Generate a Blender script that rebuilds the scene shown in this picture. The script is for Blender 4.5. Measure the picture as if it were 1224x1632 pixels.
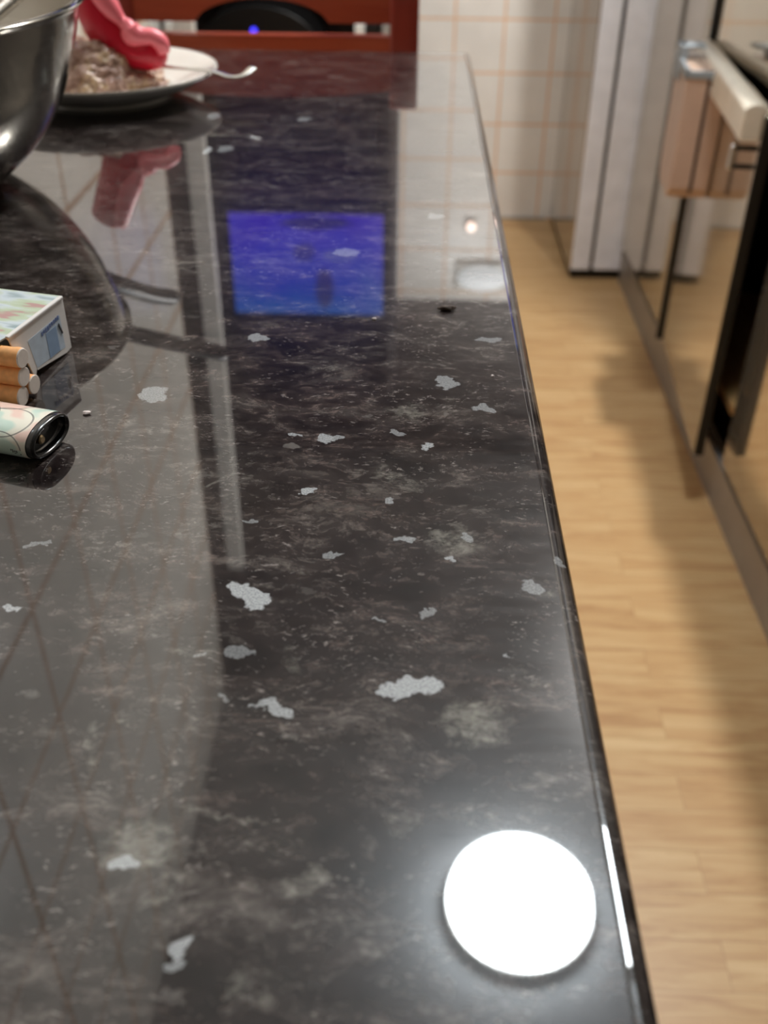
import bpy, bmesh, math, random
from mathutils import Vector, Matrix
from mathutils import noise as mn
random.seed(7)
R = math.radians
for o in list(bpy.data.objects):
    bpy.data.objects.remove(o)
C = bpy.context.scene.collection
S = bpy.context.scene

# ------------------------------------------------------------------ camera
cam_d = bpy.data.cameras.new('camera')
cam = bpy.data.objects.new('camera', cam_d)
C.objects.link(cam)
cam.matrix_world = (Matrix.Translation((0, 0, 1.11)) @ Matrix.Rotation(R(1.45), 4, 'Z')
                    @ Matrix.Rotation(R(55), 4, 'X') @ Matrix.Rotation(R(.55), 4, 'Z'))
cam_d.sensor_fit = 'VERTICAL'
cam_d.sensor_height = 24
cam_d.lens = 24 * 1600 / 1632
cam_d.clip_start = .01
cam_d.dof.use_dof = True
cam_d.dof.focus_distance = .36
cam_d.dof.aperture_fstop = 7.5
S.camera = cam

# ------------------------------------------------------------------ world, exposure
w = bpy.data.worlds.new('world')
S.world = w
w.use_nodes = True
w.node_tree.nodes['Background'].inputs[0].default_value = (.75, .85, 1, 1)
w.node_tree.nodes['Background'].inputs[1].default_value = .15
S.view_settings.view_transform = 'Standard'
S.view_settings.look = 'None'
S.view_settings.gamma = 1
S.view_settings.use_curve_mapping = False
S.view_settings.exposure = 0

CEIL = 2.75
MAIN = (.274, 1.334)        # ceiling lamp over the bar
SPOT = (.655, 2.02)          # second ceiling lamp over the cabinets
MAIN_STRENGTH = 70
SPOT_WATTS = 150


def bulb(name, loc, radius, watts, col):
    l = bpy.data.lights.new(name, 'POINT')
    l.shadow_soft_size = radius
    l.energy = watts
    l.color = col
    o = bpy.data.objects.new(name, l)
    C.objects.link(o)
    o.location = loc
    return o


bulb('spot_bulb', (SPOT[0], SPOT[1], CEIL - .125), .055, SPOT_WATTS, (1, .98, .95))


# ------------------------------------------------------------------ material helpers
def srgb(r, g, b):
    f = lambda c: (c / 255 / 12.92) if c / 255 <= .04045 else ((c / 255 + .055) / 1.055) ** 2.4
    return (f(r), f(g), f(b), 1)


class NT:
    def __init__(s, name):
        s.m = bpy.data.materials.new(name)
        s.m.use_nodes = True
        s.t = s.m.node_tree
        s.b = s.t.nodes['Principled BSDF']

    def n(s, kind, **kw):
        nd = s.t.nodes.new('ShaderNode' + kind)
        for k, v in kw.items():
            if k.startswith('i_'):
                key = k[2:]
                key = int(key) if key.isdigit() else key.replace('_', ' ')
                if isinstance(v, bpy.types.NodeSocket):
                    s.t.links.new(v, nd.inputs[key])
                else:
                    nd.inputs[key].default_value = v
            else:
                setattr(nd, k, v)
        return nd

    def link(s, a, b):
        s.t.links.new(a, b)

    def math(s, op, a, b=0.0, c=0.0, clamp=False):
        nd = s.t.nodes.new('ShaderNodeMath')
        nd.operation = op
        nd.use_clamp = clamp
        for i, v in enumerate((a, b, c)):
            if isinstance(v, bpy.types.NodeSocket):
                s.t.links.new(v, nd.inputs[i])
            else:
                nd.inputs[i].default_value = v
        return nd.outputs[0]

    def ramp(s, fac, stops, interp='LINEAR'):
        nd = s.t.nodes.new('ShaderNodeValToRGB')
        nd.color_ramp.interpolation = interp
        e = nd.color_ramp.elements
        while len(e) < len(stops):
            e.new(.5)
        for el, (p, c) in zip(e, stops):
            el.position = p
            el.color = c if isinstance(c, (tuple, list)) else (c, c, c, 1)
        s.t.links.new(fac, nd.inputs[0])
        return nd.outputs[0]

    def mix(s, fac, a, b, blend='MIX'):
        nd = s.t.nodes.new('ShaderNodeMix')
        nd.data_type = 'RGBA'
        nd.blend_type = blend
        for i, v in ((0, fac), (6, a), (7, b)):
            if isinstance(v, bpy.types.NodeSocket):
                s.t.links.new(v, nd.inputs[i])
            else:
                nd.inputs[i].default_value = v
        return nd.outputs[2]

    def coord(s, scale=(1, 1, 1), rot=(0, 0, 0), loc=(0, 0, 0)):
        tc = s.t.nodes.new('ShaderNodeTexCoord')
        mp = s.t.nodes.new('ShaderNodeMapping')
        mp.inputs['Scale'].default_value = scale
        mp.inputs['Rotation'].default_value = rot
        mp.inputs['Location'].default_value = loc
        s.t.links.new(tc.outputs['Object'], mp.inputs[0])
        return mp.outputs[0]


def simple(name, col, rough=.5, metal=0.0, coat=0.0, coat_rough=.03, coat_ior=1.5, emit=None, emit_s=0.0,
           vary=.06, vscale=20, spec=.5):
    t = NT(name)
    v = t.coord()
    nz = t.n('TexNoise', i_Vector=v, i_Scale=vscale, i_Detail=3.0)
    f = t.ramp(nz.outputs[0], [(.3, 1 - vary), (.7, 1 + vary)])
    c = t.mix(1.0, col, f, 'MULTIPLY')
    t.link(c, t.b.inputs['Base Color'])
    t.b.inputs['Roughness'].default_value = rough
    t.b.inputs['Metallic'].default_value = metal
    t.b.inputs['Specular IOR Level'].default_value = spec
    t.b.inputs['Coat Weight'].default_value = coat
    t.b.inputs['Coat Roughness'].default_value = coat_rough
    t.b.inputs['Coat IOR'].default_value = coat_ior
    if emit:
        t.b.inputs['Emission Color'].default_value = emit
        t.b.inputs['Emission Strength'].default_value = emit_s
    return t.m


def tile_mat(name, axis, tile, grout, w=.1485, h=.15, off=(0, 0), gs=.0036):
    """square glazed tiles with warm grout; axis 'X' for a wall across, 'Y' for a wall along the bar"""
    t = NT(name)
    tc = t.t.nodes.new('ShaderNodeTexCoord')
    sp = t.n('SeparateXYZ', i_0=tc.outputs['Object'])
    cb = t.n('CombineXYZ')
    a = t.math('ADD', sp.outputs[axis], off[0])
    b = t.math('ADD', sp.outputs['Z'], off[1])
    t.link(a, cb.inputs[0])
    t.link(b, cb.inputs[1])
    br = t.n('TexBrick', i_Vector=cb.outputs[0], i_Scale=1.0, i_Color1=tile,
             i_Color2=tuple(c * .955 for c in tile[:3]) + (1,), i_Mortar=grout)
    br.offset = 0
    br.inputs['Mortar Size'].default_value = gs
    br.inputs['Mortar Smooth'].default_value = .25
    br.inputs['Brick Width'].default_value = w
    br.inputs['Row Height'].default_value = h
    nz = t.n('TexNoise', i_Vector=tc.outputs['Object'], i_Scale=9.0, i_Detail=4.0)
    f = t.ramp(nz.outputs[0], [(.35, .94), (.7, 1.03)])
    c = t.mix(1.0, br.outputs['Color'], f, 'MULTIPLY')
    t.link(c, t.b.inputs['Base Color'])
    rg = t.math('MULTIPLY_ADD', br.outputs['Fac'], .5, .22)
    t.link(rg, t.b.inputs['Roughness'])
    bp = t.n('Bump', i_Strength=.35, i_Distance=.002, i_Height=t.math('SUBTRACT', 1.0, br.outputs['Fac']))
    t.link(bp.outputs[0], t.b.inputs['Normal'])
    return t.m


# mica flakes, as they lie in the worktop: x, y, half length, half width, turn (deg), strength
FLAKES = [(-0.0451, 0.2271, .0078, .0038, -38, 1.0), (0.0036, 0.1917, .0080, .0036, 4, 1.0), (-.0010, .1895, .0050, .0026, 0, .95),
          (-0.0319, 0.1817, .0050, .0020, -25, .8), (-.0352, .1835, .0035, .0013, 30, .6), (-0.0615, 0.1348, .0022, .0018, 20, .95),
          (-0.0590, 0.1338, .0028, .0014, -5, .95), (-0.0434, 0.1152, .0026, .0017, 35, .9), (-.0440, .1122, .0022, .0012, 0, .6),
          (-0.1003, 0.3486, .0056, .0068, 0, .55), (-0.0659, 0.4020, .0047, .0034, 0, .6), (0.0152, 0.3635, .0042, .0060, 20, .55),
          (0.0298, 0.3418, .0052, .0030, -30, .5), (-0.0300, 0.3172, .0030, .0036, 0, .75), (-0.0262, 0.3180, .0026, .0022, 30, .6),
          (-0.0420, 0.3196, .0023, .0016, 0, .7), (0.0081, 0.3142, .0025, .0028, 0, .8), (-0.0328, 0.2824, .0019, .0015, 0, .9),
          (-0.0038, 0.3227, .0036, .0018, -35, .45), (0.0002, 0.2563, .0042, .0016, -8, .6), (0.0143, 0.2471, .0013, .0013, 0, .8),
          (-0.0232, 0.2481, .0030, .0017, 15, .5), (-0.0054, 0.2783, .0020, .0013, 0, .6), (0.0347, 0.4049, .0060, .0026, 0, .45),
          (-0.0338, 0.5071, .0075, .0060, 0, .35), (0.0130, 0.5660, .0050, .0050, 0, .4), (-0.0447, 0.2023, .0040, .0022, 12, .4),
          (-0.1126, 0.2181, .0017, .0014, 0, .9), (-0.1510, 0.7843, .0050, .0100, 0, .6), (-0.1395, 0.6918, .0026, .0090, 0, .9),
          (-0.1275, 0.6971, .0053, .0077, 0, .5), (-0.0820, 0.7793, .0051, .0060, 0, .5), (0.0380, 0.2342, .0036, .0026, -20, .5),
          (-0.1147, 0.2482, .0048, .0014, 15, .4), (-0.0507, 0.2637, .0020, .0014, 0, .45), (0.0070, 0.2207, .0020, .0013, 0, .5),
          (-0.0073, 0.2168, .0026, .0009, 0, .5), (.0190, .2580, .0020, .0022, 0, .5), (.0480, .2460, .0016, .0018, 0, .4),
          (-.0560, .2015, .0022, .0010, 20, .5), (-.0465, .1850, .0012, .0010, 0, .4), (.030, .205, .0009, .0008, 0, .8)]
PATCHES = [(0.0193, 0.1793, .0090, .0082, 0, 1.0), (-0.0574, 0.1388, .0086, .0072, 0, 1.0), (0.0159, 0.2562, .0095, .0080, -25, .75),
           (-0.0195, 0.1310, .0048, .0028, 30, .9), (0.0002, 0.3395, .0075, .0075, 0, .55), (-0.0010, .290, .012, .0040, -40, .45),
           (0.0405, 0.2335, .0055, .0035, -30, .55), (-0.0585, 0.2018, .0060, .0022, 0, .5), (0.0012, 0.1480, .0050, .0030, 20, .45),
           (.0180, .1500, .0040, .0030, -20, .5), (-.0277, .1070, .0060, .0035, -30, .45), (-.0400, .1480, .0100, .0010, -8, .7),
           (-.0760, .1680, .0016, .0100, 15, .5), (-.0700, .1760, .0050, .0012, -45, .5), (-.030, .200, .007, .002, -60, .4),
           (.034, .195, .007, .003, -40, .4), (-.050, .128, .006, .0015, 50, .5), (-.085, .118, .004, .002, 20, .4)]


def stone_mat():
    t = NT('speckled_dark_laminate')
    tc = t.t.nodes.new('ShaderNodeTexCoord')
    P = tc.outputs['Object']
    # gentle warp for ragged outlines
    def warp(src, scale, amp, det):
        wn = t.n('TexNoise', i_Vector=P, i_Scale=scale, i_Detail=det, i_Roughness=.6)
        ws = t.n('VectorMath', operation='SUBTRACT', i_0=wn.outputs['Color'], i_1=(.5, .5, .5))
        wm = t.n('VectorMath', operation='SCALE', i_0=ws.outputs[0])
        wm.inputs['Scale'].default_value = amp
        return t.n('VectorMath', operation='ADD', i_0=src, i_1=wm.outputs[0]).outputs[0]
    Q = warp(warp(P, 150.0, .0085, 2.0), 620.0, .0022, 2.0)
    zf = t.n('VectorMath', operation='MULTIPLY', i_0=Q, i_1=(1, 1, 0)).outputs[0]

    def field(lst, k):
        acc = None
        for x, y, a, b, rot, s in lst:
            mp = t.n('Mapping', vector_type='TEXTURE', i_Vector=zf, i_Location=(x, y, 0),
                     i_Rotation=(0, 0, R(rot)), i_Scale=(a, b, 1))
            ln = t.n('VectorMath', operation='LENGTH', i_0=mp.outputs[0]).outputs['Value']
            v = t.math('MULTIPLY_ADD', ln, -k, k + .3, clamp=True)
            v = t.math('MULTIPLY', v, s)
            acc = v if acc is None else t.math('MAXIMUM', acc, v)
        return acc

    # background: streaky brown black
    w1 = t.n('TexNoise', i_Vector=P, i_Scale=22.0, i_Detail=3.0)
    w2 = t.n('VectorMath', operation='SCALE', i_0=w1.outputs['Color'])
    w2.inputs['Scale'].default_value = .022
    P2 = t.n('VectorMath', operation='ADD', i_0=P, i_1=w2.outputs[0]).outputs[0]
    mp = t.n('Mapping', i_Vector=P2, i_Rotation=(0, 0, R(28)), i_Scale=(1, 1.8, 1))
    big = t.n('TexNoise', i_Vector=mp.outputs[0], i_Scale=38.0, i_Detail=8.0, i_Roughness=.70, i_Distortion=.4)
    fine = t.n('TexNoise', i_Vector=mp.outputs[0], i_Scale=150.0, i_Detail=8.0, i_Roughness=.78, i_Distortion=.35)
    tint = t.n('TexNoise', i_Vector=P, i_Scale=30.0, i_Detail=2.0)
    base = t.ramp(big.outputs[0], [(.36, srgb(20, 15, 15)), (.50, srgb(36, 29, 28)), (.58, srgb(52, 45, 43)), (.68, srgb(82, 76, 72))])
    wisps = t.ramp(fine.outputs[0], [(.50, 0.0), (.60, .5), (.68, 1.0)])
    mask = t.ramp(big.outputs[0], [(.42, .06), (.60, 1.0)])
    wv = t.math('MULTIPLY', wisps, mask)
    wcol = t.ramp(tint.outputs[0], [(.4, srgb(118, 103, 97)), (.6, srgb(128, 123, 117))])
    col = t.mix(t.math('MULTIPLY', wv, .85), base, wcol)
    sk = t.n('TexNoise', i_Vector=t.n('Mapping', i_Vector=P2, i_Rotation=(0, 0, R(-35)), i_Scale=(1, 2.4, 1)).outputs[0], i_Scale=330.0, i_Detail=5.0, i_Roughness=.7)
    sm = t.n('TexNoise', i_Vector=P, i_Scale=70.0, i_Detail=3.0)
    sf = t.math('MULTIPLY', t.ramp(sk.outputs[0], [(.58, 0.0), (.66, .7)]), t.ramp(sm.outputs[0], [(.48, .05), (.60, 1.0)]))
    col = t.mix(sf, col, srgb(146, 138, 134))
    # small random bright chips, sparse
    vo = t.n('TexVoronoi', i_Vector=t.n('Mapping', i_Vector=Q, i_Scale=(.55, 1, 1)).outputs[0], i_Scale=130.0)
    vr = t.n('SeparateColor', i_0=vo.outputs['Color']).outputs[0]
    chip = t.math('MULTIPLY', t.math('MULTIPLY_ADD', vr, 12.0, -10.9, clamp=True), t.math('MULTIPLY_ADD', vo.outputs['Distance'], -12.0, 3.2, clamp=True))
    col = t.mix(t.math('MULTIPLY', chip, .55), col, srgb(120, 116, 112))
    # larger dim patches
    pa = field(PATCHES, 1.6)
    pn = t.ramp(fine.outputs[0], [(.38, .12), (.56, 1.0)])
    pe = t.ramp(t.n('TexNoise', i_Vector=P, i_Scale=190.0, i_Detail=5.0, i_Roughness=.7).outputs[0], [(.40, 0.0), (.56, 1.0)])
    pa = t.math('MULTIPLY', pa, t.math('MAXIMUM', pe, t.math('MULTIPLY_ADD', pa, 1.6, -.9, clamp=True)))
    pf = t.math('MULTIPLY', pa, pn)
    col = t.mix(t.math('MULTIPLY', pf, .85), col, srgb(142, 139, 130))
    # silver grey flakes
    fl = field(FLAKES, 8.0)
    gr = t.n('TexNoise', i_Vector=P, i_Scale=1600.0, i_Detail=2.0)
    fc = t.ramp(gr.outputs[0], [(.35, srgb(142, 145, 147)), (.6, srgb(186, 189, 191))])
    col = t.mix(fl, col, fc)
    t.link(col, t.b.inputs['Base Color'])
    # the polished finish with a greasy film and fine scratches
    sc = t.n('TexNoise', i_Vector=t.n('Mapping', i_Vector=P, i_Rotation=(0, 0, R(-20)), i_Scale=(1, 6, 1)).outputs[0],
             i_Scale=45.0, i_Detail=4.0)
    t.link(t.ramp(sc.outputs[0], [(.35, .21), (.7, .28)]), t.b.inputs['Roughness'])
    t.b.inputs['Specular IOR Level'].default_value = .08
    t.b.inputs['Coat Weight'].default_value = 1
    t.link(t.ramp(sc.outputs[0], [(.35, .012), (.7, .022)]), t.b.inputs['Coat Roughness'])
    t.b.inputs['Coat IOR'].default_value = 1.66
    return t.m


def floor_mat():
    t = NT('oak_laminate')
    tc = t.t.nodes.new('ShaderNodeTexCoord')
    P = tc.outputs['Object']
    br = t.n('TexBrick', i_Vector=P, i_Scale=1.0, i_Color1=(0, 0, 0, 1), i_Color2=(1, 1, 1, 1), i_Mortar=(.5, .5, .5, 1))
    br.offset = .37
    br.inputs['Mortar Size'].default_value = .0006
    br.inputs['Brick Width'].default_value = .62
    br.inputs['Row Height'].default_value = .064
    rnd = t.n('SeparateColor', i_0=br.outputs['Color']).outputs[0]
    sh = t.n('CombineXYZ', i_2=t.math('MULTIPLY', rnd, 7.0))
    v = t.n('VectorMath', operation='ADD', i_0=P, i_1=sh.outputs[0]).outputs[0]
    mp = t.n('Mapping', i_Vector=v, i_Scale=(1.0, 9.0, 1.0))
    g = t.n('TexNoise', i_Vector=mp.outputs[0], i_Scale=5.0, i_Detail=6.0, i_Roughness=.62, i_Distortion=.8)
    c = t.ramp(g.outputs[0], [(.3, srgb(172, 130, 86)), (.48, srgb(198, 160, 112)), (.7, srgb(214, 182, 134))])
    c = t.mix(t.math('MULTIPLY_ADD', rnd, .24, 0.0), c, srgb(186, 142, 94))
    c = t.mix(t.math('MULTIPLY', br.outputs['Fac'], .45), c, srgb(140, 98, 60))
    t.link(c, t.b.inputs['Base Color'])
    t.b.inputs['Roughness'].default_value = .38
    t.b.inputs['Specular IOR Level'].default_value = .35
    return t.m


def wood_mat(name, c1, c2, axis='X', rough=.3, coat=.4):
    t = NT(name)
    sc = {'X': (1, 12, 12), 'Y': (12, 1, 12), 'Z': (12, 12, 1)}[axis]
    v = t.coord(scale=sc)
    g = t.n('TexNoise', i_Vector=v, i_Scale=5.0, i_Detail=6.0, i_Roughness=.6)
    c = t.ramp(g.outputs[0], [(.35, c1), (.65, c2)])
    t.link(c, t.b.inputs['Base Color'])
    t.b.inputs['Roughness'].default_value = rough
    t.b.inputs['Coat Weight'].default_value = coat
    return t.m


def screen_mat():
    """blue television picture: water, a dark upright shape and a pale fish-like patch"""
    t = NT('television_picture')
    v = t.coord()
    sp = t.n('SeparateXYZ', i_0=v)
    nz = t.n('TexNoise', i_Vector=v, i_Scale=9.0, i_Detail=4.0)
    up = t.math('MULTIPLY_ADD', sp.outputs['Z'], 2.6, .5)
    f = t.math('ADD', up, t.math('MULTIPLY_ADD', nz.outputs[0], .5, -.25))
    c = t.ramp(f, [(.05, srgb(82, 52, 235)), (.35, srgb(80, 76, 250)), (.65, srgb(62, 92, 245)), (.95, srgb(40, 130, 240))])

    def blob(x, z, a, b):
        mp = t.n('Mapping', vector_type='TEXTURE', i_Vector=v, i_Location=(x, 0, z), i_Scale=(a, 1, b))
        ln = t.n('VectorMath', operation='LENGTH', i_0=mp.outputs[0]).outputs['Value']
        ln = t.math('ADD', ln, t.math('MULTIPLY_ADD', nz.outputs[0], .9, -.45))
        return t.math('MULTIPLY_ADD', ln, -3.0, 3.5, clamp=True)
    dark = blob(.05, .075, .028, .065)
    dk2 = blob(-.01, -.045, .035, .03)
    dk3 = blob(.02, -.135, .10, .02)
    pale = blob(.10, -.035, .055, .02)
    c = t.mix(t.math('MULTIPLY', dark, .75), c, srgb(66, 50, 110))
    c = t.mix(t.math('MULTIPLY', dk2, .6), c, srgb(40, 40, 130))
    c = t.mix(t.math('MULTIPLY', dk3, .75), c, srgb(30, 26, 90))
    c = t.mix(t.math('MULTIPLY', pale, .45), c, srgb(150, 160, 235))
    t.link(c, t.b.inputs['Emission Color'])
    t.b.inputs['Emission Strength'].default_value = 1.35
    t.b.inputs['Base Color'].default_value = (.01, .01, .02, 1)
    t.b.inputs['Roughness'].default_value = .25
    return t.m


def lighter_mat():
    """cream sleeve printed with pale mint and pink fields and thin dark curved lines"""
    t = NT('pastel_lighter_print')
    v = t.coord()
    sp = t.n('SeparateXYZ', i_0=v)
    # along x (axis), around: angle
    ang = t.math('ARCTAN2', sp.outputs['Z'], t.math('MULTIPLY', sp.outputs['Y'], .6))
    u = t.math('MULTIPLY', sp.outputs['X'], 100.0)
    cb = t.n('CombineXYZ', i_0=u, i_1=t.math('MULTIPLY', ang, 1.35))
    P = cb.outputs[0]
    nz = t.n('TexNoise', i_Vector=P, i_Scale=.55, i_Detail=1.0)
    col = t.ramp(nz.outputs[0], [(.40, srgb(202, 224, 210)), (.44, srgb(238, 236, 220)), (.50, srgb(240, 234, 218)), (.55, srgb(240, 208, 194))])
    for (cx, cy, r) in ((-1.3, 2.6, 1.0), (-2.9, 2.4, 1.1), (-1.9, .9, .9), (-3.4, .6, 1.2), (-.9, -.4, .8), (-5, 1.6, 1.1), (-1.2, 4.2, .9)):
        mp = t.n('Mapping', vector_type='TEXTURE', i_Vector=P, i_Location=(cx, cy, 0), i_Scale=(r, r, 1))
        ln = t.n('VectorMath', operation='LENGTH', i_0=mp.outputs[0]).outputs['Value']
        ring = t.math('LESS_THAN', t.math('ABSOLUTE', t.math('SUBTRACT', ln, 1.0)), .035)
        col = t.mix(t.math('MULTIPLY', ring, .7), col, srgb(70, 70, 66))
    t.link(col, t.b.inputs['Base Color'])
    t.b.inputs['Roughness'].default_value = .3
    t.b.inputs['Coat Weight'].default_value = .5
    return t.m


def pack_mat():
    t = NT('printed_cigarette_card')
    v = t.coord()
    nz = t.n('TexNoise', i_Vector=t.n('Mapping', i_Vector=v, i_Rotation=(0, 0, R(25)), i_Scale=(1, 3, 1)).outputs[0], i_Scale=38.0, i_Detail=3.0)
    c = t.ramp(nz.outputs[0], [(.34, srgb(150, 168, 172)), (.44, srgb(206, 216, 222)), (.53, srgb(192, 204, 178)), (.60, srgb(186, 198, 172)), (.65, srgb(190, 150, 146))])
    t.link(c, t.b.inputs['Base Color'])
    t.b.inputs['Roughness'].default_value = .35
    return t.m


def food_mat():
    t = NT('stewed_mince')
    v = t.coord()
    nz = t.n('TexNoise', i_Vector=v, i_Scale=70.0, i_Detail=6.0, i_Roughness=.75)
    c = t.ramp(nz.outputs[0], [(.28, srgb(70, 44, 34)), (.37, srgb(150, 112, 96)), (.52, srgb(184, 150, 134)), (.60, srgb(206, 178, 140)), (.66, srgb(158, 92, 70))])
    t.link(c, t.b.inputs['Base Color'])
    t.b.inputs['Roughness'].default_value = .35
    return t.m


def steel_mat(name, col=(.50, .48, .44, 1), rough=.16):
    t = NT(name)
    v = t.coord(scale=(1, 1, 30))
    nz = t.n('TexNoise', i_Vector=v, i_Scale=12.0, i_Detail=3.0)
    t.b.inputs['Metallic'].default_value = 1
    t.b.inputs['Base Color'].default_value = col
    t.link(t.ramp(nz.outputs[0], [(.3, rough * .8), (.7, rough * 1.3)]), t.b.inputs['Roughness'])
    return t.m


M = {}
M['stone'] = stone_mat()
M['floor'] = floor_mat()
M['tile_far'] = tile_mat('cream_wall_tile', 'X', srgb(248, 242, 234), srgb(238, 194, 156), off=(-.115 + .1485 * 20, .15 * 10))
M['tile_left'] = tile_mat('grey_wall_tile', 'Y', srgb(222, 216, 206), srgb(176, 142, 112), w=.2, h=.2, off=(3.0, 2.0), gs=.006)
M['paint'] = simple('grey_beige_paint', srgb(120, 112, 102), .7)
M['ceiling'] = simple('ceiling_paint', srgb(196, 198, 200), .8)
M['brown_paint'] = simple('dark_brown_panelling', srgb(52, 38, 32), .5)
M['front'] = simple('gloss_champagne_front', (.60, .55, .46, 1), .07, .85, 0, vary=.01)
M['black'] = simple('black_plastic', srgb(14, 13, 13), .4)
M['dark_in'] = simple('dark_cabinet_inside', srgb(18, 15, 14), .7)
M['plinth'] = simple('brushed_grey_plinth', (.36, .34, .32, 1), .42, .35)
M['fridge_side'] = simple('white_lacquered_steel', srgb(240, 240, 246), .35, 0, .3)
M['fridge_front'] = simple('gloss_grey_fridge_front', (.60, .57, .53, 1), .09, .85, 0, vary=.01)
M['rail'] = simple('cream_plastic', srgb(240, 230, 212), .35, 0, .3)
M['bin'] = simple('brownish_pink_plastic', srgb(204, 174, 154), .38, 0, .2)
M['bin_dark'] = simple('dark_brown_seam', srgb(64, 44, 36), .5)
M['grey_clip'] = simple('blue_grey_plastic', srgb(150, 158, 164), .4)
M['chrome'] = steel_mat('chrome', (.8, .8, .8, 1), .08)
M['steel'] = steel_mat('polished_steel', (.30, .285, .25, 1), .15)
M['steel_in'] = steel_mat('satin_steel_inside', (.62, .58, .52, 1), .3)
M['chair'] = wood_mat('red_brown_lacquered_wood', srgb(176, 76, 50), srgb(204, 100, 68), 'X', .3, .5)
M['chair_post'] = wood_mat('red_brown_post_wood', srgb(146, 56, 44), srgb(168, 70, 56), 'Z', .3, .5)
M['shelfwood'] = wood_mat('light_wood', srgb(196, 148, 90), srgb(214, 170, 112), 'Y', .5, 0)
M['darkwood'] = wood_mat('dark_walnut', srgb(30, 20, 18), srgb(46, 32, 27), 'Z', .4, .2)
M['plate'] = simple('white_glazed_china', srgb(228, 224, 216), .15, 0, .6, vary=.01)
M['red'] = simple('red_silicone', srgb(200, 16, 44), .38, 0, .1, vary=.05)
M['pink'] = simple('pink_silicone', srgb(255, 126, 136), .38, 0, .1, vary=.05)
M['fork'] = steel_mat('cutlery_steel', (.72, .70, .66, 1), .22)
M['food'] = food_mat()
M['card'] = pack_mat()
M['white_card'] = simple('white_card', srgb(226, 222, 218), .5, vary=.02)
M['stamp'] = simple('pale_blue_stamp', srgb(186, 200, 214), .45, vary=.06, vscale=300)
M['stamp_mid'] = simple('mid_blue_stamp', srgb(134, 158, 188), .45, vary=.06, vscale=300)
M['ink'] = simple('black_ink', srgb(24, 24, 28), .5)
M['blueink'] = simple('blue_ink', srgb(96, 116, 164), .5)
M['tipping'] = simple('orange_cork_tipping', srgb(238, 172, 108), .55, vary=.08, vscale=400)
M['filter'] = simple('white_filter', srgb(224, 212, 202), .8, vary=.03, vscale=400)
M['lighter'] = lighter_mat()
M['black_gloss'] = simple('glossy_black_plastic', srgb(18, 18, 18), .22, 0, .6)
M['brass'] = steel_mat('brass', (.55, .42, .26, 1), .35)
M['screen'] = screen_mat()
M['led'] = simple('blue_led', srgb(20, 20, 200), .4, emit=(.06, .05, 1, 1), emit_s=2)
M['lamp'] = simple('lamp_diffuser', srgb(240, 240, 240), .5, emit=(.88, .96, 1, 1), emit_s=MAIN_STRENGTH)
M['added_wall_glow'] = simple('added_white_glow', srgb(240, 240, 240), .5, emit=(.9, .97, 1, 1), emit_s=1.7)  # emission for the glow added on the far wall
M['warm_glow'] = simple('added_warm_glow', srgb(240, 220, 210), .5, emit=(1, .75, .65, 1), emit_s=7)  # emission for the tiny added glow
M['whiteplastic'] = simple('white_plastic', srgb(226, 222, 214), .45)
M['crumb'] = simple('white_crumb', srgb(236, 222, 218), .8)
M['brown_crumb'] = simple('brown_crumb', srgb(60, 42, 28), .7)
M['added_shade'] = simple('dark_added_shade', srgb(52, 50, 48), .6)
M['white_goods'] = simple('white_front', srgb(236, 232, 224), .4)


# ------------------------------------------------------------------ mesh helpers
def obj(name, bm, mat, parent=None, smooth=False, bevel=0, loc=None, rot=None):
    me = bpy.data.meshes.new(name)
    bmesh.ops.recalc_face_normals(bm, faces=bm.faces)
    bm.to_mesh(me)
    bm.free()
    o = bpy.data.objects.new(name, me)
    C.objects.link(o)
    mats = mat if isinstance(mat, list) else [mat]
    for m in mats:
        me.materials.append(m)
    if smooth:
        for p in me.polygons:
            p.use_smooth = True
    if bevel:
        b = o.modifiers.new('bevel', 'BEVEL')
        b.width = bevel
        b.segments = 3
        b.limit_method = 'ANGLE'
    if parent:
        o.parent = parent
    if loc:
        o.location = loc
    if rot:
        o.rotation_euler = rot
    return o


def box(bm, x0, x1, y0, y1, z0, z1, mi=0):
    v = [bm.verts.new(p) for p in ((x0, y0, z0), (x1, y0, z0), (x1, y1, z0), (x0, y1, z0), (x0, y0, z1), (x1, y0, z1), (x1, y1, z1), (x0, y1, z1))]
    for f in ((0, 3, 2, 1), (4, 5, 6, 7), (0, 1, 5, 4), (1, 2, 6, 5), (2, 3, 7, 6), (3, 0, 4, 7)):
        bm.faces.new([v[i] for i in f]).material_index = mi
    return v


def B(*a):
    bm = bmesh.new()
    for t in ([a] if not isinstance(a[0], (tuple, list)) else a):
        box(bm, *t)
    return bm


def lathe(prof, n=64, center=(0, 0, 0), cap=True):
    bm = bmesh.new()
    rings = []
    for r, z in prof:
        if r < 1e-6:
            rings.append([bm.verts.new((center[0], center[1], center[2] + z))])
        else:
            rings.append([bm.verts.new((center[0] + r * math.cos(2 * math.pi * i / n), center[1] + r * math.sin(2 * math.pi * i / n), center[2] + z)) for i in range(n)])
    for a, b in zip(rings, rings[1:]):
        for i in range(n):
            j = (i + 1) % n
            if len(a) == 1 and len(b) == 1:
                continue
            if len(a) == 1:
                bm.faces.new((a[0], b[i], b[j]))
            elif len(b) == 1:
                bm.faces.new((a[i], a[j], b[0]))
            else:
                bm.faces.new((a[i], a[j], b[j], b[i]))
    return bm


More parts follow.
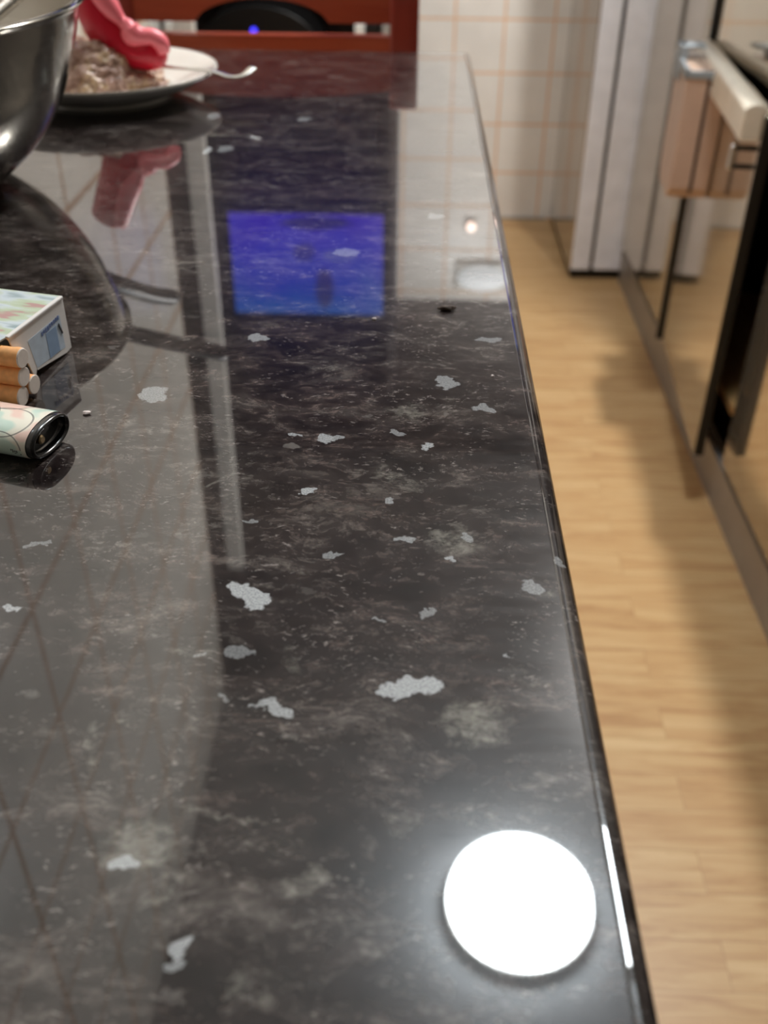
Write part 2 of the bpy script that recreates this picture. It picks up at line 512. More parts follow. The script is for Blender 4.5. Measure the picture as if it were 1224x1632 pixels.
def sweep(pts, sect, up=Vector((0, 0, 1)), n=14, cap=True):
    """tube through pts with an elliptical section (a across, b along 'up') per point"""
    bm = bmesh.new()
    P = [Vector(p) for p in pts]
    rings = []
    for i, p in enumerate(P):
        d = (P[min(i + 1, len(P) - 1)] - P[max(i - 1, 0)]).normalized()
        s = d.cross(up).normalized()
        u = s.cross(d).normalized()
        a, b = sect[i] if isinstance(sect, list) else sect
        rings.append([bm.verts.new(p + s * a * math.cos(2 * math.pi * k / n) + u * b * math.sin(2 * math.pi * k / n)) for k in range(n)])
    for a, b in zip(rings, rings[1:]):
        for k in range(n):
            bm.faces.new((a[k], a[(k + 1) % n], b[(k + 1) % n], b[k]))
    if cap:
        bm.faces.new(rings[0][::-1])
        bm.faces.new(rings[-1])
    return bm


def cat(pts, k=8):
    """Catmull-Rom through tuples of any length"""
    out = []
    n = len(pts)
    for i in range(n - 1):
        p0, p1, p2, p3 = pts[max(i - 1, 0)], pts[i], pts[i + 1], pts[min(i + 2, n - 1)]
        for j in range(k):
            t = j / k
            out.append(tuple(.5 * ((2 * b) + (-a + c) * t + (2 * a - 5 * b + 4 * c - d) * t * t + (-a + 3 * b - 3 * c + d) * t ** 3)
                             for a, b, c, d in zip(p0, p1, p2, p3)))
    out.append(tuple(pts[-1]))
    return out


def prism(poly, axis, a, b):
    """extrude a 2D outline along an axis from a to b"""
    bm = bmesh.new()
    mk = {'X': lambda u, v, t: (t, u, v), 'Y': lambda u, v, t: (u, t, v), 'Z': lambda u, v, t: (u, v, t)}[axis]
    A = [bm.verts.new(mk(u, v, a)) for u, v in poly]
    Bv = [bm.verts.new(mk(u, v, b)) for u, v in poly]
    bm.faces.new(A[::-1])
    bm.faces.new(Bv)
    n = len(poly)
    for i in range(n):
        j = (i + 1) % n
        bm.faces.new((A[i], A[j], Bv[j], Bv[i]))
    return bm


def thing(name, label, cat_, loc=(0, 0, 0), rz=0, group=None):
    o = bpy.data.objects.new(name, None)
    C.objects.link(o)
    o.empty_display_size = .05
    o.location = loc
    o.rotation_euler = (0, 0, rz)
    o['label'] = label
    o['category'] = cat_
    if group:
        o['group'] = group
    return o


def tag(o, label, cat_, group=None, kind=None):
    o['label'] = label
    o['category'] = cat_
    if group:
        o['group'] = group
    if kind:
        o['kind'] = kind
    return o


def struct(name, bm, m, **k):
    o = obj(name, bm, m, **k)
    o['kind'] = 'structure'
    return o


# ================================================================== THE ROOM
TOP = .92
struct('floor', B(-2.6, 1.3, -1.8, 3.45, -.05, 0), M['floor'])
struct('ceiling', B(-2.6, 1.3, -1.8, 3.45, CEIL, CEIL + .05), M['ceiling'])
struct('wall_far', B(-.098, 1.3, 3.3, 3.4, 0, 2.13), M['tile_far'])
struct('wall_far_upper', B(-.098, 1.3, 3.3, 3.4, 2.13, CEIL), M['brown_paint'])
struct('wall_far_left', B(-2.6, -.098, 3.3, 3.4, 0, CEIL), M['brown_paint'])
struct('wall_left', B(-.585, -.4895, -1.7, 2.0, 0, CEIL), M['tile_left'])
struct('wall_outer_left', B(-2.6, -2.5, -1.8, 3.3, 0, CEIL), M['brown_paint'])
struct('wall_right', B(1.2, 1.3, -1.8, 3.3, 0, CEIL), M['paint'])
struct('wall_back', B(-2.5, 1.2, -1.8, -1.7, 0, CEIL), M['paint'])
# pale casing of the doorway past the end of the left wall
struct('trim_1', B(-.468, -.430, 2.10, 2.13, 0, 2.40), M['white_goods'])
struct('trim_2', B((-.098, .44, 3.294, 3.3, 0, .006),), M['plinth'])
struct('trim_3', B(.598, .612, -1.6, 2.775, 0, .090), M['plinth'])   # grey plinth under the cabinet run

# ================================================================== BAR WORKTOP
bar = thing('breakfast_bar', 'dark speckled glossy breakfast bar worktop running from the foreground towards the red-brown chair', 'counter')
# slab with a rolled front edge and a fine raised lip
X0, X1, Y0, Y1, TH = -.489, .052, -.55, 1.038, .038
prof = [(X0, TOP - TH), (X0, TOP)]
r = .005
prof += [(X1 - r - .0008, TOP), (X1 - r - .0004, TOP - .00025), (X1 - r, TOP - .0001)]
for i in range(1, 11):
    a = math.pi / 2 * (1 - i / 10)
    prof.append((X1 - r + r * math.cos(a), TOP - r + r * math.sin(a)))
prof += [(X1, TOP - TH + .004), (X1 - .004, TOP - TH)]
bm = prism(prof, 'Y', Y0, Y1)
slab = obj('worktop', bm, M['stone'], bar)
for p in slab.data.polygons:
    p.use_smooth = abs(p.normal.y) < .5 and p.normal.z > -.2 and p.normal.x > .02
obj('base_panel', B((-.48, -.10, -.5, .72, .0, TOP - TH - .001),), M['front'], bar)

# ================================================================== CABINET RUN ON THE RIGHT
FX = .592          # plane of the fronts


def pull(parent, x, y, z, rz=0, flip=1):
    """small D-shaped pull: two dark posts and a chrome grip"""
    h = obj('handle', B(x - .032, x + .001, y - .005, y + .005, z + .011, z + .018), M['black'], parent, bevel=.0015)
    obj('post', B(x - .032, x + .001, y - .005, y + .005, z - .018, z - .011), M['black'], h, bevel=.0015)
    g = obj('grip', B(x - .037, x - .029, y - .006, y + .006, z - .020, z + .020), M['chrome'], h, bevel=.003)
    return h


def open_box(x0, x1, y0, y1, z0, z1, t=.016):
    return B((x0, x1, y0, y0 + t, z0, z1), (x0, x1, y1 - t, y1, z0, z1), (x1 - t, x1, y0 + t, y1 - t, z0, z1),
             (x0, x1 - t, y0 + t, y1 - t, z0, z0 + t), (x0, x1 - t, y0 + t, y1 - t, z1 - t, z1))


tall = thing('tall_cabinet', 'tall glossy champagne larder cabinet between the white fridge and the ajar cupboard door', 'cabinet', (0, 0, 0))
obj('body', open_box(FX + .020, 1.195, 2.205, 2.765, .09, 2.1), M['dark_in'], tall)
td = obj('door', B(FX, FX + .019, 2.210, 2.765, .110, 2.095), M['front'], tall, bevel=.0012)
obj('edge_band', B(FX + .0006, FX + .0195, 2.2055, 2.2098, .110, 2.095), M['black'], td)['label'] = 'black strip painted in for the dark gap beside the tall door'  # door end coloured black to draw the dark of the gap
obj('dark_gap_strip', B(FX - .009, FX + .0195, 2.1965, 2.2050, .09, 2.095), M['black'], tall)['label'] = 'black strip standing in for the dark gap between the tall door and the ajar one'  # darkness of the narrow door gap, built as a solid black strip

c1 = thing('base_cabinet', 'glossy champagne base cabinet with its door ajar and a pinkish bin hanging on it', 'cabinet', group='base cabinets under the right worktop')
obj('body', open_box(FX + .020, 1.195, 1.62, 2.195, .09, .895), M['dark_in'], c1)
obj('shelf', B(FX + .004, 1.17, 1.637, 2.18, .20, .216), M['shelfwood'], c1, bevel=.001)['label'] = 'light wood shelf inside the ajar cabinet'
obj('drawer', B(FX, FX + .019, 1.622, 2.195, .733, .893), M['front'], c1, bevel=.0012)
ang = -math.atan2(.048, .555)
dl = bpy.data.objects.new('door', None)
door = obj('door', B(-.0, .019, -.556, 0, .110, .725), [M['front']], c1, bevel=.0012, loc=(FX - .001, 2.194, 0), rot=(0, 0, ang))
edge = obj('edge_band', B(.0004, .0186, -.558, -.556, .111, .724), M['black'], door)
edge['label'] = 'black edge of the ajar door'
pull(door, 0, -.528, .655)


def base_cab(y0, y1, label):
    c = thing('base_cabinet', label, 'cabinet', group='base cabinets under the right worktop')
    obj('body', open_box(FX + .020, 1.195, y0, y1 - .001, .09, .895), M['dark_in'], c)
    dr = obj('drawer', B(FX, FX + .019, y0 + .002, y1 - .003, .733, .893), M['front'], c, bevel=.0012)
    d = obj('door', B(FX, FX + .019, y0 + .002, y1 - .003, .110, .725), M['front'], c, bevel=.0012)
    pull(d, FX, y0 + .04, .655)
    return c


base_cab(1.02, 1.618, 'glossy champagne base cabinet with closed door, just nearer than the ajar one')
base_cab(.42, 1.018, 'glossy champagne base cabinet nearest the camera, closed, at the right edge')
tag(obj('worktop', B(.537, 1.2, -.6, 2.20, .896, TOP + .012), M['stone'], bevel=.003),
    'dark speckled worktop over the base cabinets on the right', 'worktop')

# cream rail on the top edge of the ajar door
rl = thing('cream_rail', 'thick cream rail clipped along the top edge of the ajar glossy door', 'rail', (FX - .001, 2.194, .725), ang)
sec = []
for i in range(9):
    a = math.pi * (1 - i / 8)
    sec.append((-.007 + .019 * math.cos(a), .006 + .011 * math.sin(a)))
sec = [(-.030, -.042), (-.030, .004)] + [(-.012 + .018 * math.cos(math.pi * (1 - i / 8)), .004 + .012 * math.sin(math.pi * (1 - i / 8))) for i in range(1, 8)] + [(.006, .004), (.006, .0005), (-.0005, .0005), (-.0005, -.042)]
obj('rail_profile', prism(sec, 'Y', -.505, -.045), M['rail'], rl, smooth=False, bevel=.003)
obj('end_cap', prism([(x * 1.04, z * 1.04 if z > .001 else z) for x, z in sec], 'Y', -.548, -.507), M['rail'], rl, bevel=.004)
obj('end_cap', prism([(x * 1.04, z * 1.04 if z > .001 else z) for x, z in sec], 'Y', -.043, -.012), M['rail'], rl, bevel=.004)

# bin hanging on the ajar door
bn = thing('hanging_bin', 'narrow brownish pink plastic bin hooked on the front of the ajar glossy door', 'bin', (FX - .001, 2.194, .49), ang)
yN, yF = -.235, -.075
d0, d1 = -.076, -.032     # out from the door face
outline = [(yN, .235), (yN, .022), (yN + .022, 0), (yF - .022, 0), (yF, .022), (yF, .235)]
obj('bin_body', prism(outline, 'X', d0, -.0015), M['bin'], bn, bevel=.004)
obj('seam', B((-.0385, -.0325, yN - .0012, yN + .002, .015, .228),), M['bin_dark'], bn)
obj('rim', B((d0 - .004, .0 - .0015, yN - .003, yN + .005, .222, .236), (d0 - .004, -.0015, yF - .004, yF + .004, .222, .236),
            (d0 - .005, d0 + .003, yN - .003, yF + .004, .222, .240)), M['grey_clip'], bn, bevel=.0015)
obj('hook', B((d0 - .006, d0 + .010, yF - .07, yF - .02, .20, .262), (d0 - .006, -.034, yF - .066, yF - .024, .256, .262)), M['grey_clip'], bn, bevel=.003)

# ================================================================== FRIDGE
fr = thing('fridge', 'white fridge with glossy grey front standing at the far tiled wall', 'fridge', (0, 0, 0))
obj('body', B(.523, 1.12, 2.782, 3.292, .028, 1.86), M['fridge_side'], fr, bevel=.004)
dd = obj('door', B(.459, .513, 2.780, 3.290, .028, 1.86), M['fridge_side'], fr, bevel=.004)
obj('door_skin', B(.4555, .459, 2.781, 3.289, .028, 1.86), M['fridge_front'], dd, bevel=.001)['label'] = 'glossy grey front skin'
obj('gasket', B(.513, .523, 2.792, 3.28, .045, 1.85), M['black'], fr)
obj('kick_plate', B(.462, 1.11, 2.79, 3.285, .006, .027), M['black'], fr)
for fx in (.50, 1.06):
    for fy in (2.83, 3.24):
        obj('foot', lathe([(0, 0), (.015, 0), (.015, .0055), (0, .0055)], 16, (fx, fy, 0)), M['black'], fr)

# ================================================================== CHAIR AT THE END OF THE BAR
ch = thing('wooden_chair', 'red-brown wooden chair with an arched slot in its back, at the end of the bar', 'chair', (-.168, 1.20, 0))
W = .170
# back panel with arched cut-out: outer outline and slot ring, built as quads of column strips
ch_back = bmesh.new()
xs = [-W + .03 + i * (2 * W - .06) / 80 for i in range(81)]


def slot(x):
    if abs(x) > .140:
        return None
    lo = .9065
    e = max(0, 1 - (x / .072) ** 2)
    hi = .9195 + (.0235 * e ** .6 if e > 0 else 0)
    return lo, hi


for a, b in zip(xs, xs[1:]):
    sa, sb = slot(a), slot(b)
    crest = lambda x: .985 + .012 * (1 - (x / W) ** 2)
    lowz = .845
    def col(z00, z01, z10, z11):
        vs = [ch_back.verts.new(p) for p in ((a, -.009, z00), (b, -.009, z10), (b, -.009, z11), (a, -.009, z01),
                                             (a, .009, z00), (b, .009, z10), (b, .009, z11), (a, .009, z01))]
        for f in ((0, 1, 2, 3), (5, 4, 7, 6), (3, 2, 6, 7), (1, 0, 4, 5)):
            ch_back.faces.new([vs[i] for i in f])
    if sa and sb:
        col(lowz, sa[0], lowz, sb[0])
        col(sa[1], crest(a), sb[1], crest(b))
    else:
        col(lowz, crest(a), lowz, crest(b))
    if (sa is None) != (sb is None):
        x = b if sa is None else a
        vs = [ch_back.verts.new(p) for p in ((x, -.009, .9065), (x, .009, .9065), (x, .009, .9195), (x, -.009, .9195))]
        ch_back.faces.new(vs)
bmesh.ops.remove_doubles(ch_back, verts=ch_back.verts, dist=1e-6)
obj('back_panel', ch_back, M['chair'], ch)
for s in (-1, 1):
    x = s * (W - .015)
    obj('leg', prism([(-.012, 0), (.022, 0), (.014, .5), (.014, 1.0), (.006, 1.008), (-.012, 1.008), (-.014, .5)][::1], 'X', x - .0155, x + .0155), M['chair_post'], ch, bevel=.003)
for s in (-1, 1):
    x = s * (W - .015)
    obj('leg', B(x - .016, x + .016, -.39, -.36, 0, .43), M['chair_post'], ch, bevel=.003)
obj('seat', B(-W, W, -.40, -.013, .432, .462), M['chair'], ch, bevel=.006)
obj('rail', B(-W + .032, W - .032, -.008, .008, .60, .66), M['chair'], ch, bevel=.003)
obj('rail', B(-W + .032, W - .032, -.008, .008, .73, .77), M['chair'], ch, bevel=.003)

# ================================================================== SHELVING UNIT, TELEVISION AND BOXES BEHIND THE CHAIR
un = thing('shelving_unit', 'dark walnut shelving unit behind the chair carrying the television', 'shelves', (-.60, 3.09, 0))
ux0, ux1, uy0, uy1 = -.5, .555, -.20, .205
obj('side_panel', B(ux0, ux0 + .02, uy0, uy1, 0, 2.3), M['darkwood'], un)
obj('side_panel', B(ux1 - .02, ux1, uy0, uy1, 0, 2.3), M['darkwood'], un)
obj('back_panel', B(ux0 + .02, ux1 - .02, uy1 - .01, uy1, 0, 2.3), M['darkwood'], un)
for z in (.05, .46, 1.0, 1.35, 1.635, 2.28):
    obj('shelf', B(ux0 + .0205, ux1 - .0205, uy0 + .005, uy1 - .011, z, z + .02), M['darkwood'], un)

tv = thing('television', 'small black television showing a blue picture, mirrored in the bar top', 'television', (-.3145, 2.93, 1.656))
obj('casing', B(-.247, .247, -.0, .035, .022, .400), M['black_gloss'], tv, bevel=.004)
obj('screen', B(-.230, .230, -.003, .001, .056, .372), M['screen'], tv, loc=None)
for s in (-1, 1):
    obj('foot', B(s * .17 - .015, s * .17 + .015, -.04, .08, 0, .024), M['black_gloss'], tv, bevel=.003)
# centre the picture's own coordinates on the screen
scr = [o for o in tv.children if o.name.startswith('screen')][0]
scr.data.transform(Matrix.Translation((0, 0, -.218)))
scr.location = (0, 0, .218)

mw = thing('microwave', 'black microwave on the shelf under the television', 'microwave', (-.34, 3.03, 1.3705))
obj('case', B(-.235, .235, -.12, .15, .008, .165), M['black_gloss'], mw, bevel=.004)
obj('door', B(-.225, .12, -.135, -.121, .015, .158), M['black'], mw, bevel=.002)
for s in (-1, 1):
    obj('foot', B(s * .18 - .02, s * .18 + .02, -.1, .12, 0, .008), M['black'], mw)

# rounded black appliance with a blue light seen through the slot of the chair back
sp = thing('black_speaker', 'rounded black speaker with a small blue light, seen through the chair back', 'speaker', (-.423, 3.02, .4805))
oc = [(-.165, 0), (.165, 0)] + [(.165 * math.cos(a), .09 + .112 * math.sin(a)) for a in [math.pi * i / 24 for i in range(25)]]
obj('case', prism(oc, 'Y', -.10, .12), M['black'], sp, bevel=.004)
obj('blue_light', lathe([(0, 0), (.008, 0), (.008, .005), (0, .006)], 20), M['led'], sp, loc=(-.011, -.100, .1425), rot=(R(90), 0, 0))
for x, w_, lab in ((-.735, .05, 'left white box on the shelf seen through the left end of the chair slot'),
                   (-.65, .055, 'white box next to the black speaker, seen through the chair slot')):
    bx = obj('white_box', B(-w_ / 2, w_ / 2, -.05, .05, 0, .158), M['white_goods'], bevel=.003, loc=(x, 2.98, .4805))
    tag(bx, lab, 'box', 'white boxes behind the chair')
for x, w_, m_, lab in ((-.152, .026, 'white_goods', 'narrow white box right of the black speaker, seen through the chair slot'),
                       (-.080, .022, 'white_goods', 'narrowest white box at the far right end of the chair slot'),
                       (-.116, .040, 'black', 'black box standing between two narrow white boxes at the right of the chair slot')):
    bx = obj('white_box' if m_ == 'white_goods' else 'black_box', B(-w_ / 2, w_ / 2, -.05, .05, 0, .158), M[m_], bevel=.002, loc=(x, 2.98, .4805))
    tag(bx, lab, 'box', 'white boxes behind the chair' if m_ == 'white_goods' else None)

# ================================================================== LAMPS AND ADDED GLOWS
lm = thing('ceiling_lamp', 'round white ceiling lamp, mirrored as the big glare in the bar top', 'ceiling lamp', (MAIN[0], MAIN[1], CEIL))
obj('mount', lathe([(0, 0), (.09, 0), (.09, -.025), (0, -.025)], 48), M['whiteplastic'], lm)
obj('diffuser', lathe([(.157, -.026), (.162, -.045), (.157, -.075), (.130, -.100), (.08, -.112), (0, -.118)], 64), M['lamp'], lm, smooth=True)
obj('rim', lathe([(.09, -.022), (.163, -.022), (.165, -.030), (.161, -.034), (.157, -.026), (.09, -.0255)], 64), M['whiteplastic'], lm, smooth=True)
l2 = thing('ceiling_spotlight', 'small round ceiling spotlight above the cabinet run', 'spotlight', (SPOT[0], SPOT[1], CEIL))
obj('mount', lathe([(0, 0), (.045, 0), (.045, -.022), (0, -.022)], 48), M['whiteplastic'], l2)
obj('added_shade', lathe([(0, -.0225), (.05, -.0225), (.085, -.06), (.120, -.136), (.117, -.136), (.082, -.063), (.048, -.026), (0, -.026)], 64), M['added_shade'], l2, smooth=True)  # unseen cone added to keep the bulb's light off the ceiling
wl = thing('added_wall_glow', 'small white glow added high on the tiled wall, mirrored near the bar edge', 'added glow', (.245, 3.3, 2.04))  # made-up glowing fixture, added for its soft white reflection in the bar top
obj('backplate', B(-.09, .09, -.02, -.001, -.05, .05), M['whiteplastic'], wl, bevel=.003)
wd = bmesh.new()
bmesh.ops.create_uvsphere(wd, u_segments=32, v_segments=16, radius=1)
for v in wd.verts:
    v.co = Vector((v.co.x * .085, -.0205 + min(v.co.y, 0) * .05, v.co.z * .046))
obj('diffuser', wd, M['added_wall_glow'], wl, smooth=True)
pl = thing('added_tiny_glow', 'tiny warm glow added on the tiles under the white one', 'lamp', (.197, 3.3, 1.865))  # invented glowing dot, added for a small warm reflection in the bar top
obj('glow_mount', B(-.02, .02, -.012, -.001, -.02, .02), M['whiteplastic'], pl, bevel=.003)
obj('bulb', lathe([(.014, 0), (.014, .012), (.009, .022), (0, .026)], 20), M['warm_glow'], pl, loc=(0, -.0122, 0), rot=(R(90), 0, 0))

# ================================================================== STEEL BOWL
bw = thing('steel_bowl', 'deep polished steel bowl at the left edge beside the white plate', 'bowl', (-.337, .600, TOP))
outer = cat([(0, .0), (.070, .0), (.088, .004), (.113, .024), (.132, .052), (.1425, .080), (.147, .098)], 6)
obj('bowl_body', lathe([(r_, z_) for r_, z_ in outer] + [(.1505, .0995), (.1505, .1005), (.1445, .1005)], 96), M['steel'], bw, smooth=True)
inner = cat([(.1445, .1005), (.1405, .080), (.130, .053), (.111, .0265), (.087, .0065), (.070, .003), (0, .003)], 6)
obj('bowl_inside', lathe([(r_, z_) for r_, z_ in inner], 96), M['steel_in'], bw, smooth=True)['label'] = 'satin steel inside'
hd = sweep(cat([(.100, .105, .093), (.112, .120, .108), (.124, .165, .135), (.132, .200, .152)], 6), (.010, .007))
obj('handle', hd, M['black'], bw, smooth=True)['label'] = 'black side handle'
# serving spoon with brown tip and white paper inside the bowl
sn = thing('serving_spoon', 'serving spoon with a brown grip lying inside the steel bowl', 'spoon', (-.337, .600, TOP))
obj('stem', sweep(cat([(-.02, -.06, .012), (.04, -.02, .05), (.10, .035, .095), (.128, .06, .118)], 6), (.006, .003)), M['fork'], sn, smooth=True)
obj('grip', sweep(cat([(.118, .052, .112), (.150, .08, .135), (.19, .115, .162)], 6), (.009, .006)), M['darkwood'], sn, smooth=True)

# ================================================================== PLATE WITH FOOD, FORK, RED UTENSIL
pt = obj('plate', lathe([(r_, z_) for r_, z_ in cat([(0, .0), (.05, .0), (.054, .002), (.070, .008), (.0905, .0185), (.0915, .0200), (.0900, .0208), (.068, .0115), (.050, .0065), (0, .006)], 4)], 96),
         M['plate'], smooth=True, loc=(-.2500, .846, TOP))
tag(pt, 'round white dinner plate of food beside the steel bowl', 'plate')

# food heap
bm = bmesh.new()
bmesh.ops.create_icosphere(bm, subdivisions=6, radius=1)
for v in bm.verts:
    p = v.co.copy()
    n = mn.fractal(p * 3.1, .8, 2.1, 5) * .16 + mn.noise(p * 9) * .05
    q = p * (1 + n)
    v.co = Vector((q.x * .050, q.y * .050, max(q.z, -.05) * .034))
    if q.x > .55:
        v.co.z *= .55
fd = obj('mince', bm, M['food'], smooth=True, loc=(-.250, .846, TOP + .0085))
tag(fd, 'brown and cream heap of cooked mince on the white plate', 'food', kind='stuff')

# fork resting on the rim
fk = thing('fork', 'steel fork resting across the plate rim with its handle past the edge', 'fork', (0, 0, 0))
hp = cat([(-.205, .842, TOP + .0235), (-.180, .832, TOP + .0235), (-.158, .825, TOP + .0235), (-.142, .818, TOP + .021), (-.132, .818, TOP + .022), (-.125, .826, TOP + .026)], 6)
obj('fork_handle', sweep(hp, [(.0022 + .0018 * (i / len(hp)), .0013) for i in range(len(hp))]), M['fork'], fk, smooth=True)
hb = bmesh.new()
for k in range(4):
    y = .836 + k * .0042
    t_ = sweep([(-.205, .842 + (k - 1.5) * .003, TOP + .0235), (-.216, .846 + (k - 1.5) * .0042, TOP + .024), (-.236, .853 + (k - 1.5) * .0042, TOP + .030)], (.0012, .0009), n=6)
    me_ = bpy.data.meshes.new('tmp')
    t_.to_mesh(me_)
    hb.from_mesh(me_)
    bpy.data.meshes.remove(me_)
obj('tines', hb, M['fork'], fk, smooth=True)

# red and pink silicone utensil: broad curved body with a rolled pink lip
rd = thing('silicone_glove', 'curved bright red silicone piece with a pink rolled lip lying on the food', 'kitchen glove', (0, 0, 0))
Z = 0
path = [(-.262, .845, 1.020, .012, .016), (-.252, .843, .995, .012, .017), (-.243, .840, .973, .012, .0165), (-.230, .838, .9590, .012, .0145),
        (-.216, .836, .9535, .012, .012), (-.205, .836, .9535, .012, .0125), (-.199, .836, .9555, .009, .0105), (-.1955, .836, .9575, .004, .005)]
pp = cat(path, 7)
obj('glove_body', sweep([p[:3] for p in pp], [(p[3], p[4]) for p in pp], up=Vector((0, -.25, 1)), n=24), M['red'], rd, smooth=True)
lip = [(-.250, .838, 1.022, .006, .006), (-.240, .834, .999, .008, .007), (-.2315, .832, .986, .007, .006), (-.224, .831, .977, .004, .0035), (-.220, .830, .9735, .005, .005),
       (-.2165, .829, .9685, .007, .0075), (-.209, .829, .9665, .006, .0050), (-.201, .829, .9665, .006, .0045), (-.1955, .830, .962, .006, .0048), (-.1945, .832, .955, .004, .004)]
lp = cat(lip, 7)
obj('pink_lip', sweep([p[:3] for p in lp], [(p[3] * 1.1, p[4] * 1.3) for p in lp], up=Vector((0, -.25, 1)), n=20), M['pink'], rd, smooth=True)['label'] = 'rolled pink lip'

# ================================================================== CIGARETTE PACK (local: x out of the mouth, y away, z up)
PR = R(-13)
pk = thing('cigarette_pack', 'open pastel cigarette pack lying flat with a white torn end flap', 'cigarette pack', (-.1440, .3860, TOP), PR)
t = .0006
L, D, Hh = .086, .055, .0245
obj('top_panel', prism([(-L, -D), (-.001, -D + .004), (0, -.04), (0, 0), (-L, 0)], 'Z', Hh - t, Hh), M['card'], pk)
obj('bottom_panel', B(-L, -.004, -D, -.0004, 0.0002, t), M['white_card'], pk)
obj('side_panel', B(-L, -.0002, -t, 0, t, Hh - t), M['white_card'], pk)
obj('side_panel', B(-L, -.03, -D, -D + t, t, Hh - t), M['card'], pk)
flap = [(0, .0015), (0, Hh - t), (-.0405, Hh - t), (-.0385, .0175), (-.036, .0145), (-.0335, .0105), (-.0315, .009), (-.0300, .0045), (-.0290, .0003), (-.0268, .0042), (-.0262, .0035), (-.004, .0008)]
fl = obj('end_flap', prism(flap, 'X', 0, t), M['white_card'], pk, bevel=0)
fl['label'] = 'white torn end flap with a pale blue stamp'
obj('fold', prism([(0, Hh - .0012), (0, Hh + .0002), (-.041, Hh + .0002), (-.041, Hh - .0012)], 'X', -.0008, .0011), M['white_card'], pk, bevel=.0005)
st = obj('tax_stamp', prism([(-.0045, .0035), (-.0045, .0180), (-.029, .0175), (-.0265, .0045)], 'X', t, t + .00008), M['stamp'], fl)
obj('stamp_panel', prism([(-.0085, .0040), (-.0085, .0150), (-.0165, .0148), (-.0165, .0040)], 'X', t + .0001, t + .00016), M['stamp_mid'], fl)
ink = bmesh.new()
random.seed(3)
for k in range(9):       # a short illegible row of blue print
    y = -.0055 - k * .0016
    box(ink, t + .0001, t + .0002, y - .0011, y, .0168 - .0002 * k + random.uniform(-.0003, .0003), .0184 - .0002 * k)
obj('print', ink, M['blueink'], fl)
obj('black_mark', prism([(-.0052, .0100), (-.0045, .0102), (-.0062, .0152), (-.0071, .0147)], 'X', t + .0002, t + .00035), M['ink'], fl)

# cigarettes, each a thing of its own
spots = [(-.0450, .0186, .0085), (-.0460, .0113, .0082), (-.0412, .0056, .0086), (-.0490, .0044, .0080), (-.0380, .0150, .0030),]
Tm = Matrix.Translation((-.1440, .3860, TOP)) @ Matrix.Rotation(PR, 4, 'Z')
labs = ['topmost cigarette at the torn mouth of the pack, with orange tipping', 'middle cigarette sticking out of the pack, its white end nearest the camera',
        'cigarette wedged behind the middle one in the torn pack mouth', 'lowest cigarette in the pack, touching the lighter in the picture']
cr = .0038
prev = None
for i, (y, z, x) in enumerate(spots):
    if i == 0:
        cg = thing('cigarette', labs[0], 'cigarette', group='cigarettes in the open pack')
        obj('paper', lathe([(cr, -.079), (cr, -.0263)], 24), M['filter'], cg, smooth=True)
        obj('tipping', lathe([(cr * 1.01, -.0262), (cr * 1.01, -.0008), (cr * .99, -.0005)], 24), M['tipping'], cg, smooth=True)
        obj('filter_end', lathe([(cr * .99, -.0008), (cr * .99, -.0002), (cr * .93, 0), (0, 0)], 24), M['filter'], cg)
        for c in cg.children:
            c.rotation_euler = (0, R(90), 0)
        prev = cg
    else:
        cg = prev.copy()
        C.objects.link(cg)
        for c in prev.children:
            d = c.copy()
            C.objects.link(d)
            d.parent = cg
        cg['label'] = labs[i] if i < 4 else 'cigarette deepest in the pack, just behind the upper tear of the white flap'
    cg.matrix_world = Tm @ Matrix.Translation((x, y, max(z, .0044)))

# ================================================================== LIGHTER (local x along its axis, the base at x=0)
lg = thing('lighter', 'pastel printed pocket lighter with a black base lying in front of the cigarettes', 'lighter', (-.1278, .3045, TOP + .0066), R(-15))
a_, b_ = .0123, .0064


def ell(x, sa=1, sb=1, n=64, pw=2.3):
    out = []
    for i in range(n):
        th = 2 * math.pi * i / n
        c_, s_ = math.cos(th), math.sin(th)
        out.append((x, math.copysign(abs(c_) ** (2 / pw), c_) * a_ * sa, math.copysign(abs(s_) ** (2 / pw), s_) * b_ * sb))
    return out


def loft(secs, cap0=False, cap1=False):
    bm = bmesh.new()
    rr = [[bm.verts.new(p) for p in s] for s in secs]
    for p, q in zip(rr, rr[1:]):
        for i in range(len(p)):
            j = (i + 1) % len(p)
            bm.faces.new((p[i], p[j], q[j], q[i]))
    if cap0:
        bm.faces.new(rr[0])
    if cap1:
        bm.faces.new(rr[-1])
    return bm


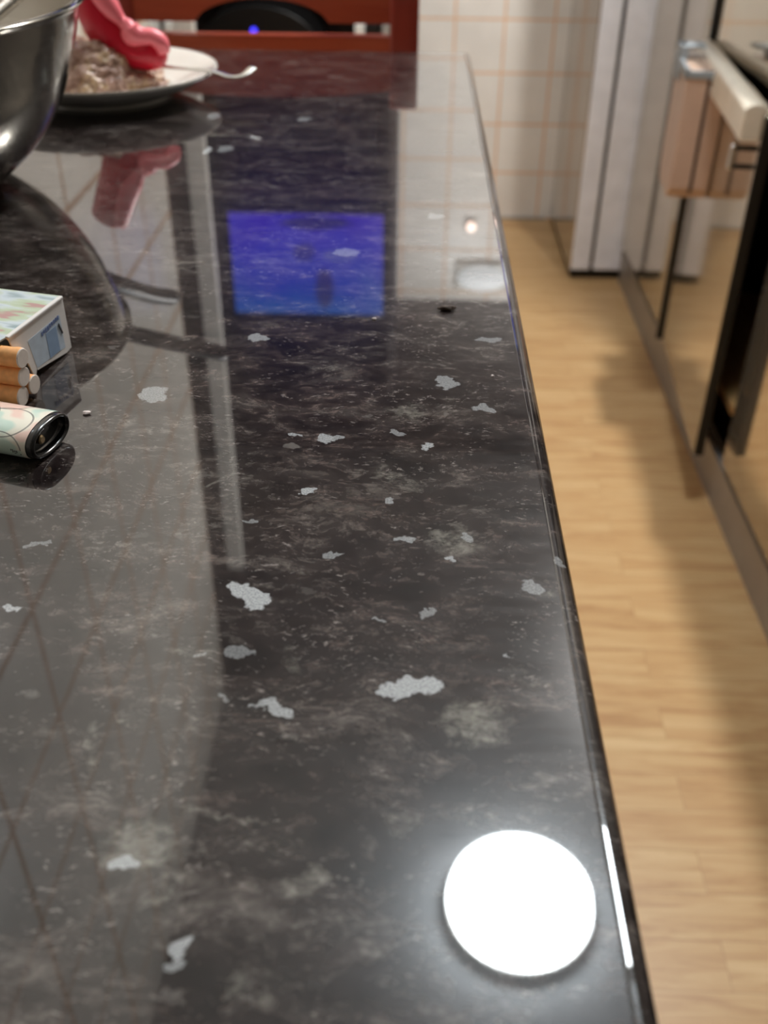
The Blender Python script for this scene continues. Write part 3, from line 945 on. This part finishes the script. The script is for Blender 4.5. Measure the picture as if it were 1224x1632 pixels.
obj('sleeve', loft([ell(-.062), ell(-.04), ell(-.02), ell(-.0016), ell(-.0010, .99, .98)], True), M['lighter'], lg, smooth=False)
for p in lg.children[0].data.polygons:
    p.use_smooth = abs(p.normal.x) < .5
bc = obj('base_cap', loft([ell(-.0012, .965, .95), ell(.0006, .98, .965), ell(.0016, .955, .93), ell(.0020, .90, .85), ell(.0017, .85, .76), ell(.0006, .83, .73), ell(-.0020, .80, .68)], False, True),
         M['black_gloss'], lg, smooth=False)
for p in bc.data.polygons:
    p.use_smooth = len(p.vertices) == 4
obj('valve', lathe([(.0017, 0), (.0017, .0016), (.0012, .0021), (0, .0021)], 20), M['brass'], bc, smooth=False, loc=(-.0020, -.0030, -.0002), rot=(0, R(90), 0))
obj('hood', loft([ell(-.076, .8, .85), ell(-.070, .93, .93), ell(-.0622, .96, .95)], True), M['chrome'], lg)
marks = bmesh.new()       # small dark printed marks near the base, low on the side facing the camera
for (x, z, w_, h_, sl) in ((-.0062, -.0012, .0003, .0014, .0), (-.0056, -.0006, .0008, .0003, 0), (-.0056, -.0014, .0008, .0003, 0), (-.0046, -.0010, .0003, .0008, 0), (-.0034, -.0018, .0004, .0022, 0), (-.0068, -.0004, .0003, .0006, 0)):
    yy = -a_ * (1 - abs((z) / b_) ** 2.3) ** (1 / 2.3) - .00012
    box(marks, x, x + w_, yy, yy + .0003, z, z + h_)
obj('printed_marks', marks, M['ink'], lg)


# ================================================================== CRUMBS
def crumb(x, y, r_, m, label, sc=(1, 1, .6), seed=0):
    bm = bmesh.new()
    bmesh.ops.create_icosphere(bm, subdivisions=3, radius=r_)
    for v in bm.verts:
        v.co *= 1 + .45 * mn.noise(v.co / r_ * 1.3 + Vector((seed, 0, 0)))
        v.co = Vector((v.co.x * sc[0], v.co.y * sc[1], v.co.z * sc[2]))
    mz = min(v.co.z for v in bm.verts)
    o = obj('crumb', bm, m, loc=(x, y, TOP - mz - .00005), smooth=True)
    tag(o, label, 'crumb')


crumb(-.1223, .3316, .0013, M['crumb'], 'white crumb on the worktop just right of the lighter', (1.2, .8, .5), 1)
crumb(.0172, .4357, .0026, M['brown_crumb'], 'flat brown crumb on the worktop beyond the flakes near the bar edge', (1.5, .7, .4), 5)
crumb(.0345, .3700, .0006, M['crumb'], 'tiny pink-white crumb near the right edge of the bar', (1, 1, .6), 9)
crumb(-.0160, .4236, .0007, M['crumb'], 'tiny white crumb just below the mirrored television', (1.4, 1, .6), 12)
